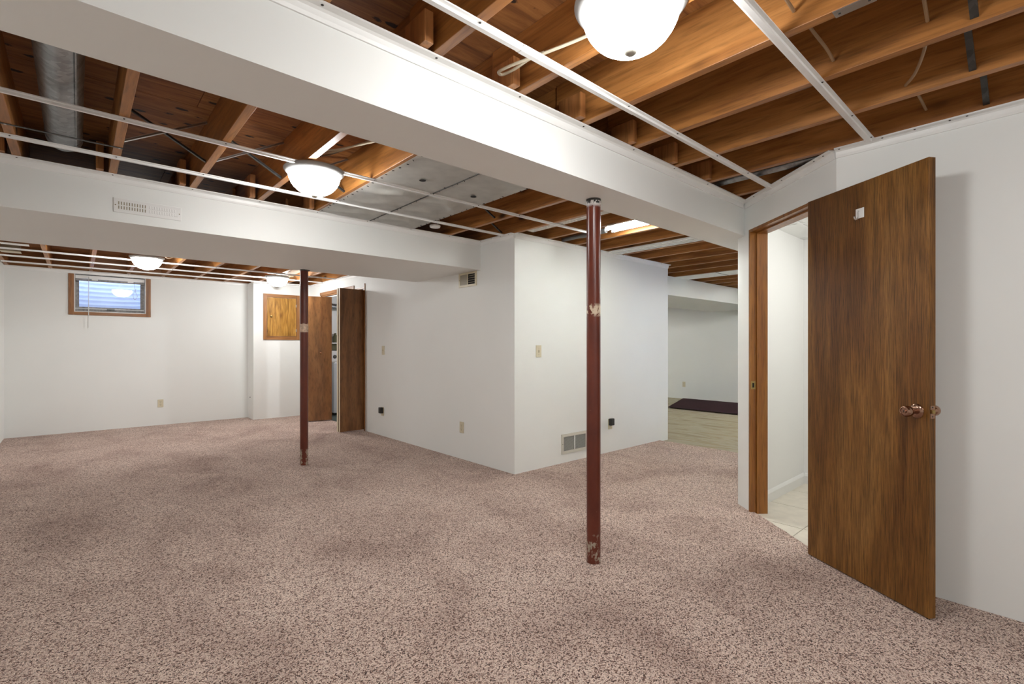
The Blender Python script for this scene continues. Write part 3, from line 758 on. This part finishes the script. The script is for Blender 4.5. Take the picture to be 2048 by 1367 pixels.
obj('pane', box(WX0+0.055, WX1-0.055, ys+0.012, ys+0.016, WZ0+0.085, WZ1-0.06), M['glass'], sa)
obj('latch', box(0.33, 0.42, ys-0.02, ys, WZ0+0.04, WZ0+0.062, 0.003), M['steel_dark'], sa)
obj('sash_ledge', box(WX0+0.012, WX1-0.012, ys-0.012, ys, WZ0+0.055, WZ0+0.066), M['whitepaint'], sa)
wb = thing('window_blind', 'raised blind headrail with a hanging wand in the basement window', 'blind', (0.375, YF+0.03, 2.24))
obj('headrail', box(WX0+0.014, WX1-0.014, YF+0.02, YF+0.055, 2.195, 2.245, 0.003), M['whitepaint'], wb)
obj('bottom_rail', box(WX0+0.018, WX1-0.018, YF+0.022, YF+0.052, 2.165, 2.192, 0.003), M['sash'], wb)
for x in (0.19, 0.60): obj('clip', box(x-0.035, x+0.035, YF+0.014, YF+0.021, 2.178, 2.205, 0.002), M['white'], wb)
obj('wand', tube([(0.125, YF+0.012, 2.225), (0.122, YF-0.028, 2.15), (0.120, YF-0.028, 1.49)], 0.0042, 8), M['white'], wb, True)
obj('pull_cord', tube(smooth_path([(0.64, YF+0.015, 2.18), (0.66, YF+0.02, 2.05), (0.68, YF+0.03, 1.98), (0.65, YF+0.03, 1.93), (0.63, YF+0.03, 2.0), (0.67, YF+0.03, 2.1)]), 0.0022, 6), M['cable_tan'], wb, True)
# corrugated window well and ground outside
bm = bmesh.new(); pts = []
NA, NZ = 40, 60
grid = []
for iz in range(NZ+1):
    z = 1.35 + iz*(1.35/NZ); r = 0.62 + 0.005*math.sin(iz/NZ*1.35/0.068*2*PI)
    grid.append([bm.verts.new((0.375 + r*math.cos(PI*k/NA), YF+0.24 + r*0.95*math.sin(PI*k/NA), z)) for k in range(NA+1)])
for i in range(NZ):
    for k in range(NA): bm.faces.new((grid[i][k], grid[i][k+1], grid[i+1][k+1], grid[i+1][k]))
tag(obj('window_well', bm, plain('well_metal', (0.62, 0.66, 0.74), 0.5, 0.2), None, True), 'corrugated metal window well outside the basement window', 'window well')
tag(obj('ground', bx(box(-3, 5, YF+0.95, YF+4, 1.0, 2.60), -0.25, 1.0, YF+0.24, YF+0.95, 1.2, 1.36), M['soil']), 'soil bank outside the basement window', 'ground', kind='structure')

# ------------------------------------------------------------------ registers and grilles
def ygrille_frame(bm, x0, x1, z0, z1, y, t, b):   # frame lying on a wall that faces -y
    bx(bm, x0, x1, y-t, y, z0, z0+b); bx(bm, x0, x1, y-t, y, z1-b, z1)
    bx(bm, x0, x0+b, y-t, y, z0+b, z1-b); bx(bm, x1-b, x1, y-t, y, z0+b, z1-b); return bm
rg = thing('wall_register', 'white slotted air register on the face of the middle soffit', 'air register', (0.35, YS0, 2.07))
obj('face_plate', box(0.170, 0.527, YS0-0.006, YS0, 2.072, 2.162, 0.002), M['white'], rg)
src = None
for r, z in enumerate((2.094, 2.121)):
    for i in range(11):
        x = 0.196 + i*0.0135
        if src is None: src = obj('slot', box(-0.0026, 0.0026, -0.0015, 0.0, 0, 0.020), M['almond_dark'], rg, local=True); o = src
        else: o = bpy.data.objects.new('slot', src.data); C.objects.link(o); o.parent = rg
        o.location = Vector((x, YS0-0.0055, z)) - rg.location
    for i in range(11):
        x = 0.356 + i*0.0135
        o = bpy.data.objects.new('louver', src.data); C.objects.link(o); o.parent = rg
        o.data = bpy.data.meshes.get('louver_blade') or o.data
        o.location = Vector((x, YS0-0.0055, z)) - rg.location
lv = box(-0.004, 0.004, -0.003, 0.0, 0, 0.020, 0.001); me = bpy.data.meshes.new('louver_blade'); lv.to_mesh(me); lv.free(); me.materials.append(M['white'])
for o in rg.children:
    if o.name.startswith('louver'): o.data = me
for x in (0.180, 0.517): obj('screw', xf(lathe([(0, 0), (0.004, 0), (0.003, 0.002), (0, 0.002)], 10), Matrix.Translation((x, YS0-0.006, 2.117)) @ RX), M['almond_dark'], rg)
obj('lever', box(0.487, 0.507, YS0-0.012, YS0-0.006, 2.096, 2.101), M['white'], rg)

gr = thing('return_grille', 'off-white return air grille low on the partition beside the scraped post', 'air grille', (3.97, YB, 0.2))
obj('frame', ygrille_frame(bmesh.new(), 3.768, 4.185, 0.094, 0.300, YB, 0.010, 0.030), plain('grille_enamel', (0.66, 0.64, 0.56), 0.4), gr)
obj('divider', box(3.968, 3.980, YB-0.009, YB-0.001, 0.124, 0.270), M['whitepaint'], gr)
obj('backing', box(3.798, 4.155, YB-0.002, YB-0.0005, 0.124, 0.270), M['dark'], gr)
bm = bmesh.new()
for x0, x1 in ((3.799, 3.967), (3.981, 4.154)):
    for i in range(18):
        z = 0.128 + i*0.008
        v = [bm.verts.new(p) for p in ((x0, YB-0.008, z), (x1, YB-0.008, z), (x1, YB-0.002, z+0.005), (x0, YB-0.002, z+0.005))]; bm.faces.new(v)
tag(obj('slats', bm, plain('grille_slats', (0.40, 0.39, 0.35), 0.5), gr), kind='stuff')
for x in (3.782, 4.171): obj('screw', xf(lathe([(0, 0), (0.004, 0), (0.003, 0.002), (0, 0.002)], 10), Matrix.Translation((x, YB-0.010, 0.197)) @ RX), M['screw'], gr)

vg = thing('wall_vent', 'small two-part vent high on the partition under the middle soffit', 'air grille', (XB, 4.19, 1.93))
bm = bmesh.new()
bx(bm, XB-0.009, XB, 4.036, 4.350, 1.858, 1.880); bx(bm, XB-0.009, XB, 4.036, 4.350, 1.990, 2.010)
bx(bm, XB-0.009, XB, 4.036, 4.062, 1.880, 1.990); bx(bm, XB-0.009, XB, 4.326, 4.350, 1.880, 1.990); bx(bm, XB-0.009, XB, 4.188, 4.198, 1.880, 1.990)
obj('frame', bm, M['almond'], vg)
obj('dark_side', box(XB-0.003, XB-0.0005, 4.062, 4.188, 1.880, 1.990), M['dark'], vg)
obj('closed_damper', box(XB-0.005, XB-0.0005, 4.198, 4.326, 1.880, 1.990), plain('damper', (0.34, 0.31, 0.24), 0.5), vg)
for i in range(4): obj('slat', box(XB-0.007, XB-0.003, 4.062, 4.188, 1.898+i*0.024, 1.902+i*0.024), M['almond_dark'], vg)
for y in (4.047, 4.339): obj('screw', xf(lathe([(0, 0), (0.004, 0), (0.003, 0.002), (0, 0.002)], 10), Matrix.Translation((XB-0.009, y, 1.935)) @ Matrix.Rotation(-PI/2, 4, 'Y')), M['screw'], vg)

# ------------------------------------------------------------------ switches, outlets, plug-in adapters
RYN = Matrix.Rotation(-PI/2, 4, 'Z')      # turns a plate facing -y into one facing -x
def plate_frame(x, y, z, facing):
    return Matrix.Translation((x, y, z)) @ (Matrix.Identity(4) if facing == 'y' else RYN)
def switch(x, y, z, facing, label):
    Mx = plate_frame(x, y, z, facing); t = thing('light_switch', label, 'switch', (x, y, z), 'almond light switches')
    P = lambda n, bm, m: obj(n, fix(xf(bm, Mx)), m, t)
    P('plate', box(-0.037, 0.037, -0.006, 0, -0.06, 0.06, 0.002), M['almond'])
    P('toggle_slot', box(-0.006, 0.006, -0.0065, -0.0055, -0.013, 0.013), M['almond_dark'])
    P('toggle', box(-0.004, 0.004, -0.016, -0.006, -0.001, 0.009, 0.001), M['almond'])
    for s in (-0.03, 0.03): P('screw', xf(lathe([(0, 0), (0.003, 0), (0.0025, 0.001), (0, 0.001)], 8), Matrix.Translation((0, -0.006, s)) @ RX), M['almond_dark'])
def outlet(x, y, z, facing, label):
    Mx = plate_frame(x, y, z, facing); t = thing('wall_outlet', label, 'outlet', (x, y, z), 'almond wall outlets')
    P = lambda n, bm, m, p=None: obj(n, fix(xf(bm, Mx)), m, p or t)
    P('plate', box(-0.037, 0.037, -0.006, 0, -0.06, 0.06, 0.002), M['almond'])
    for s in (-0.022, 0.022):
        r = P('receptacle', box(-0.017, 0.017, -0.008, -0.0055, s-0.014, s+0.014, 0.001), M['almond'])
        for sx in (-0.007, 0.007): P('slot', box(sx-0.0013, sx+0.0013, -0.0085, -0.0078, s-0.001, s+0.009), M['dark'], r)
        P('slot', box(-0.0025, 0.0025, -0.0085, -0.0078, s-0.009, s-0.004), M['dark'], r)
    P('screw', xf(lathe([(0, 0), (0.003, 0), (0.0025, 0.001), (0, 0.001)], 8), Matrix.Translation((0, -0.006, 0)) @ RX), M['almond_dark'])
def adapter(x, y, z, facing, label):
    Mx = plate_frame(x, y, z, facing); t = thing('plug_adapter', label, 'adapter', (x, y, z), 'black plug-in adapters')
    P = lambda n, bm, m: obj(n, fix(xf(bm, Mx)), m, t)
    P('housing', box(-0.032, 0.032, -0.050, -0.009, -0.038, 0.042, 0.006), M['black'])
    P('face', box(-0.022, 0.022, -0.0515, -0.0495, -0.024, 0.030, 0.0), M['screw'])
    for s in (-0.007, 0.007): P('prong', box(s-0.001, s+0.001, -0.010, -0.0055, 0.012, 0.020), M['steel'])
switch(3.434, YB, 1.173, 'y', 'almond toggle switch on the partition above the return grille')
switch(XB, 6.12, 1.169, 'x', 'almond toggle switch beside the folding closet doors')
outlet(XB, 4.302, 0.344, 'x', 'almond wall outlet below the small high vent')
outlet(0.966, YF, 0.337, 'y', 'almond wall outlet below the basement window')
outlet(XN, 5.906, 0.324, 'x', 'almond wall outlet above the plum carpet')
outlet(4.60, YB, 0.325, 'y', 'almond wall outlet behind the black adapter by the return grille')
outlet(XB, 6.14, 0.335, 'x', 'almond wall outlet behind the black adapter near the closet doors')
adapter(4.592, YB, 0.350, 'y', 'black plug-in adapter on the partition right of the return grille')
adapter(XB, 6.14, 0.350, 'x', 'black plug-in adapter below the switch near the closet doors')
tag(obj('coax_jack', xf(lathe([(0, 0), (0.007, 0), (0.007, 0.006), (0.004, 0.012), (0, 0.012)], 12), Matrix.Translation((2.19, 9.12, 0.36)) @ Matrix.Rotation(-PI/2, 4, 'Y')), M['screw'], None, True), 'tiny dark jack on the return of the boxed-out wall', 'jack')

# ------------------------------------------------------------------ things in the joist bays
# round duct
t = thing('round_duct', 'round galvanised duct running between two joists', 'duct', (-0.055, 2.8, ZC+0.11))
R = 0.079
obj('pipe', tube([(-0.055, 1.6, ZC+0.115), (-0.055, 2.9, ZC+0.113), (-0.055, 3.70, ZC+0.108)], R, 40), M['galv'], t, True)
el = [(-0.055, 3.68, ZC+0.108)] + [(-0.055, 3.72+0.10*math.sin(a), ZC+0.108-0.02*(1-math.cos(a))) for a in (0.3, 0.7, 1.1, 1.4)]
obj('elbow', tube(el, [R+0.002, R+0.002, R-0.004, R-0.02, R-0.05], 40), M['galv'], t, True)
obj('seam', box(-0.0555+0.048, -0.0555+0.053, 1.7, 3.7, ZC+0.045, ZC+0.052), M['galv'], t)
# sheet metal pans closing two bays
dp = thing('duct_pan', 'buckled sheet metal pan nailed under the joists as a return duct', 'duct', (1.86, 2.9, ZC))
def pan_sheet(x0, x1, ph):
    bm = bmesh.new(); nx, ny = 16, 110; g = []
    for j in range(ny+1):
        y = 1.87 + (YS0-0.05-1.87)*j/ny
        rowv = []
        for i in range(nx+1):
            u = i/nx; x = x0+(x1-x0)*u
            edge = math.sin(PI*u)
            z = ZC-0.0035 - 0.002*edge*(1+math.sin(y*9+ph+3*u))
            for yc, am in ((2.60, 0.004), (3.07, 0.020), (3.36, 0.012), (3.70, 0.020)):
                z -= am*edge*math.exp(-((y-yc-0.07*math.sin(2*PI*u+ph)-0.10*u)/0.055)**2)
            rowv.append(bm.verts.new((x, y, z)))
        g.append(rowv)
    for j in range(ny):
        for i in range(nx): bm.faces.new((g[j][i], g[j][i+1], g[j+1][i+1], g[j+1][i]))
    r = bmesh.ops.solidify(bm, geom=bm.faces[:], thickness=0.0012)
    bmesh.ops.recalc_face_normals(bm, faces=bm.faces)
    return bm
obj('sheet', pan_sheet(1.432, 1.868, 0.4), M['pan'], dp, True)
obj('sheet', pan_sheet(1.872, 2.300, 1.7), M['pan'], dp, True)
for x, y in ((1.66, 2.725), (2.113, 2.78)): obj('hole', lathe([(0, -0.013), (0.022, -0.013), (0.022, -0.0125), (0, -0.0125)], 20, c=(x, y, ZC)), M['dark'], dp)
obj('seam_strip', box(1.866, 1.874, 1.87, YS0-0.05, ZC-0.0075, ZC-0.003), M['steel_dark'], dp)
src = None
for x in (1.868, 1.446, 2.286):
    for i in range(26):
        y = 1.95 + i*0.076 + random.uniform(-0.02, 0.02); xx = x + random.uniform(-0.008, 0.012)
        if src is None: src = obj('nail', box(-0.007, 0.007, -0.0013, 0.0013, -0.004, 0), M['screw'], dp, local=True); o = src
        else: o = bpy.data.objects.new('nail', src.data); C.objects.link(o); o.parent = dp
        o.location = Vector((xx, y, ZC-0.005)) - dp.location; o.rotation_euler = (0, 0, random.uniform(-0.8, 0.8))
dp2 = thing('duct_pan', 'pale sheet metal pan under the joists above the plum carpet', 'duct', (7.1, 3.4, ZC))
obj('sheet', box(6.93, 7.345, 1.9, YS0, ZC-0.006, ZC-0.002), M['pan'], dp2)
obj('cross_seam', box(6.93, 7.345, 3.30, 3.315, ZC-0.008, ZC-0.006), M['steel_dark'], dp2)
# fluorescent strip
FX = 3.756; FZ = ZC+0.022
fl = thing('fluorescent_fixture', 'fluorescent tube fixture glaring between joists behind the near soffit', 'ceiling lamp', (FX, 2.2, FZ))
obj('housing', extrude_profile([(-0.12, FZ+0.010), (-0.05, FZ+0.055), (0.05, FZ+0.055), (0.12, FZ+0.010), (0.118, FZ+0.008), (0.049, FZ+0.051), (-0.049, FZ+0.051), (-0.118, FZ+0.008)], (FX, 1.88), (FX, 2.86), (1, 0)), M['whitepaint'], fl)
for x in (FX-0.05, FX+0.05):
    obj('tube', tube([(x, 1.92, FZ), (x, 2.80, FZ)], 0.016, 8), M['tube'], fl, True)
    for y in (1.905, 2.815): obj('lamp_holder', box(x-0.012, x+0.012, y-0.012, y+0.012, FZ-0.018, FZ+0.051), M['whitepaint'], fl)
obj('hanger', tube([(FX, 2.0, FZ+0.055), (FX, 2.0, ZT)], 0.004, 6), M['steel'], fl)
for x, y, lab in ((8.1, 1.55, 'fluorescent tube fixture over the bare concrete of the next room'), (9.4, 2.0, 'fluorescent tube fixture over the plum carpet'), (8.4, 6.9, 'fluorescent tube fixture beyond the soffit above the plum carpet')):
    c = copy_tree(fl); c.location = (round((x-FX)/PITCH)*PITCH + FX, y, FZ); c['label'] = lab
    for ch in c.children:
        if ch.name.startswith('tube'): ch.data = ch.data.copy(); ch.data.materials[0] = M['tube_bright']
for o in [q for q in C.objects if q.name.startswith('fluorescent_fixture')]: o['group'] = 'fluorescent fixtures between joists'
t = thing('white_strip', 'unlit white ribbed strip fixture across the passage ceiling', 'ceiling strip', (4.6, 2.6, ZC))
obj('body', box(4.50, 4.69, 1.87, YB-0.05, ZC-0.012, ZC-0.001), M['whitepaint'], t)
for x in (4.535, 4.60, 4.665): obj('rib', box(x-0.012, x+0.012, 1.87, YB-0.05, ZC-0.020, ZC-0.012, 0.003), M['white'], t)
tag(obj('printed_strip', box(3.146, 3.235, 1.90, YB-0.13, ZC+0.004, ZC+0.014), M['print_strip']), 'pale printed insulation strip beside a joist over the passage', 'strip')
tag(obj('drain_pipe', tube([(3.78, 3.44, ZC+0.03), (3.78, 3.2, ZC+0.03), (3.78, 3.18, ZC+0.03), (3.78, 2.88, ZC+0.03)], [0.020, 0.020, 0.025, 0.025], 16), M['pipe_grey'], None, True), 'dark grey pipe between joists over the passage', 'pipe')
tag(obj('corner_pipe', tube([(3.30, 1.66, ZC+0.05), (3.30, 0.95, ZC+0.05)], 0.028, 16), M['galv'], None, True), 'grey pipe above the angled doorway wall', 'pipe')
t = thing('smoke_sensor', 'small round white ceiling sensor beside the sheet metal pan', 'sensor', (2.41, 3.76, ZC-0.03))
obj('body', lathe([(0, 0.0), (0.045, 0.0), (0.05, -0.008), (0.046, -0.022), (0.02, -0.028), (0, -0.028)], 28, c=(2.42, 3.76, ZC+0.02)), M['white'], t, True)
obj('hanger_wire', tube([(2.44, 3.76, ZC+0.02), (2.46, 3.72, ZC+0.1), (2.50, 3.70, ZT)], 0.004, 6), M['cable'], t, True)
# electrical cables
def cable(name, pts, r, m, label, group=None):
    return tag(obj(name, tube(smooth_path(pts), r, 8), m, None, True), label, 'cable', group)
z5 = ZC+0.05
cable('cable', [(1.372, 1.02, ZC+0.03), (1.381, 1.171, z5), (1.343, 1.327, z5), (1.313, 1.43, z5), (1.298, 1.500, z5), (1.300, 1.540, z5+0.002), (1.325, 1.545, z5+0.004), (1.338, 1.49, z5+0.006), (1.340, 1.40, z5+0.01), (1.365, 1.34, z5+0.02)], 0.0062, M['cable'], 'cream cable looped back near the large dome lamp')
GW = 'cables threaded through the near joists'
cable('cable', [(1.44, 0.64, ZC+0.13), (1.60, 0.60, ZC+0.085), (1.75, 0.597, ZC+0.065), (1.818, 0.597, ZC+0.058)], 0.006, M['cable_tan'], 'tan cable entering a joist beside the large dome lamp', GW)
cable('cable', [(1.86, 0.62, ZC+0.14), (2.02, 0.61, ZC+0.10), (2.16, 0.595, ZC+0.07), (2.238, 0.592, ZC+0.052)], 0.006, M['cable_tan'], 'tan cable entering the joist beyond the small metal plate', GW)
cable('cable', [(1.86, 0.29, ZC+0.16), (2.0, 0.295, ZC+0.13), (2.14, 0.30, ZC+0.085), (2.238, 0.305, ZC+0.066)], 0.006, M['cable_tan'], 'tan cable entering a joist beside the bridging strap', GW)
cable('cable', [(2.285, 0.31, ZC+0.075), (2.40, 0.335, ZC+0.05), (2.55, 0.385, ZC+0.035), (2.658, 0.435, ZC+0.040)], 0.006, M['cable_tan'], 'tan cable crossing the bay second from the right wall', GW)
cable('cable', [(2.71, 0.44, ZC+0.10), (2.86, 0.432, ZC+0.09), (2.98, 0.428, ZC+0.08), (3.083, 0.426, ZC+0.070)], 0.006, M['cable_tan'], 'tan cable crossing the bay next to the right wall', GW)
GL = 'cables above the middle dome lamp'
for i, dy in enumerate((0.0, 0.05, 0.11)):
    cable('cable', [(1.04, 2.99+dy, ZC+0.10), (1.17, 2.95+dy, ZC+0.12), (1.30, 2.72+dy*0.5, ZC+0.13+0.01*i), (1.40, 2.55+dy, ZC+0.14)], 0.006, M['steel' if i == 2 else 'cable'],
          ['pale cable curving over the middle dome lamp, nearest the soffit', 'pale cable curving over the middle dome lamp, between two others', 'grey cable curving over the middle dome lamp, deepest in the bay'][i], GL)
cable('cable', [(2.30, 2.60, ZC+0.12), (2.45, 2.50, ZC+0.11), (2.55, 2.48, ZC+0.12), (2.67, 2.30, ZC+0.16)], 0.006, M['cable'], 'pale cable between the joists right of the sheet metal pan')
cable('cable', [(2.74, 2.55, ZC+0.15), (2.85, 2.52, ZC+0.12), (3.0, 2.50, ZC+0.13), (3.09, 2.46, ZC+0.15)], 0.006, M['cable_tan'], 'tan cable beside the printed strip over the passage')
cable('cable', [(3.60, 3.42, ZC+0.06), (3.595, 3.0, ZC+0.03), (3.60, 2.5, ZC+0.05), (3.59, 1.95, ZC+0.04)], 0.005, M['black'], 'black cable running along the passage joists')
GF2 = 'cables over the joists by the window'
cable('cable', [(-0.65, 8.93, ZC-0.006), (-0.2, 8.95, ZC-0.006), (0.2, 8.99, ZC-0.006), (0.45, 8.96, ZC-0.006), (0.7, 9.0, ZC-0.006), (1.1, 9.02, ZC-0.006)], 0.005, M['cable_tan'], 'thin cable wandering above the basement window', GF2)
cable('cable', [(0.70, 7.5, ZC+0.03), (0.78, 7.45, ZC+0.08), (0.86, 7.6, ZC+0.05), (0.95, 7.7, ZC+0.09)], 0.006, M['cable'], 'pale cable leaving the dome lamp by the window', GF2)
cable('cable', [(2.30, 7.55, ZC+0.06), (2.35, 7.75, ZC+0.02), (2.32, 7.95, ZC+0.05), (2.42, 8.2, ZC+0.03), (2.63, 8.3, ZC+0.06)], 0.009, M['cable'], 'tangled pale cable over the lamp by the access panel', GF2)
t = thing('joist_plate', 'small flat metal plate screwed under a near joist', 'metal plate', (1.836, 0.43, ZC))
obj('plate', box(1.822, 1.862, 0.375, 0.485, ZC-0.003, ZC-0.0005), M['steel'], t)
for y in (0.39, 0.47): obj('nail', lathe([(0, -0.0045), (0.004, -0.0045), (0.004, -0.003)], 8, c=(1.842, y, ZC)), M['screw'], t)
tag(obj('white_panel_scrap', box(-0.60, -0.385, 7.26, 7.375, ZC-0.006, ZC-0.001), M['white']), 'narrow white panel scrap under the joists at the left wall', 'panel')
t = thing('junction_box', 'open metal junction box on the joist at the left corner by the window', 'junction box', (-0.56, 8.2, ZC+0.05))
obj('box', box(-0.66, -0.50, 8.10, 8.24, ZC+0.03, ZC+0.12, 0.003), M['almond_dark'], t)
obj('cover', box(-0.665, -0.495, 8.10, 8.24, ZC+0.024, ZC+0.03), M['almond'], t)
tag(obj('white_junction_cover', box(2.15, 2.26, 8.76, 8.90, ZC-0.03, ZC-0.009, 0.004), M['white']), 'small white box cover at the corner of the boxed-out wall', 'cover')
t = thing('sheet_duct', 'pale rectangular duct fitting above the lamp by the access panel', 'duct', (2.5, 7.9, ZC+0.1))
obj('body', box(2.34, 2.66, 7.2, 8.75, ZC+0.10, ZC+0.22, 0.004), M['pan'], t)
obj('collar', tube([(2.48, 8.55, ZC+0.10), (2.48, 8.62, ZC-0.02), (2.49, 8.7, ZC-0.06)], 0.05, 20), M['galv'], t, True)

# ------------------------------------------------------------------ plum carpet in the next room
bm = bmesh.new(); g = []
for i in range(31):
    x = 8.86 + 1.80*i/30; row_ = []
    for j in range(61):
        y = 1.6 + (5.22 + (0.66*(i/30)) - 1.6)*j/60
        z = 0.004 + 0.010*math.exp(-((x-9.05-0.25*(y-3.9))/0.10)**2)*math.exp(-((y-3.7)/0.5)**2) + random.uniform(0, 0.0015)
        row_.append(bm.verts.new((x, y, z)))
    g.append(row_)
for i in range(30):
    for j in range(60): bm.faces.new((g[i][j], g[i+1][j], g[i+1][j+1], g[i][j+1]))
bmesh.ops.solidify(bm, geom=bm.faces[:], thickness=0.02)
bmesh.ops.recalc_face_normals(bm, faces=bm.faces)
tag(obj('plum_carpet', bm, M['rug'], None, True), 'loose dark plum carpet piece on the concrete floor', 'carpet')
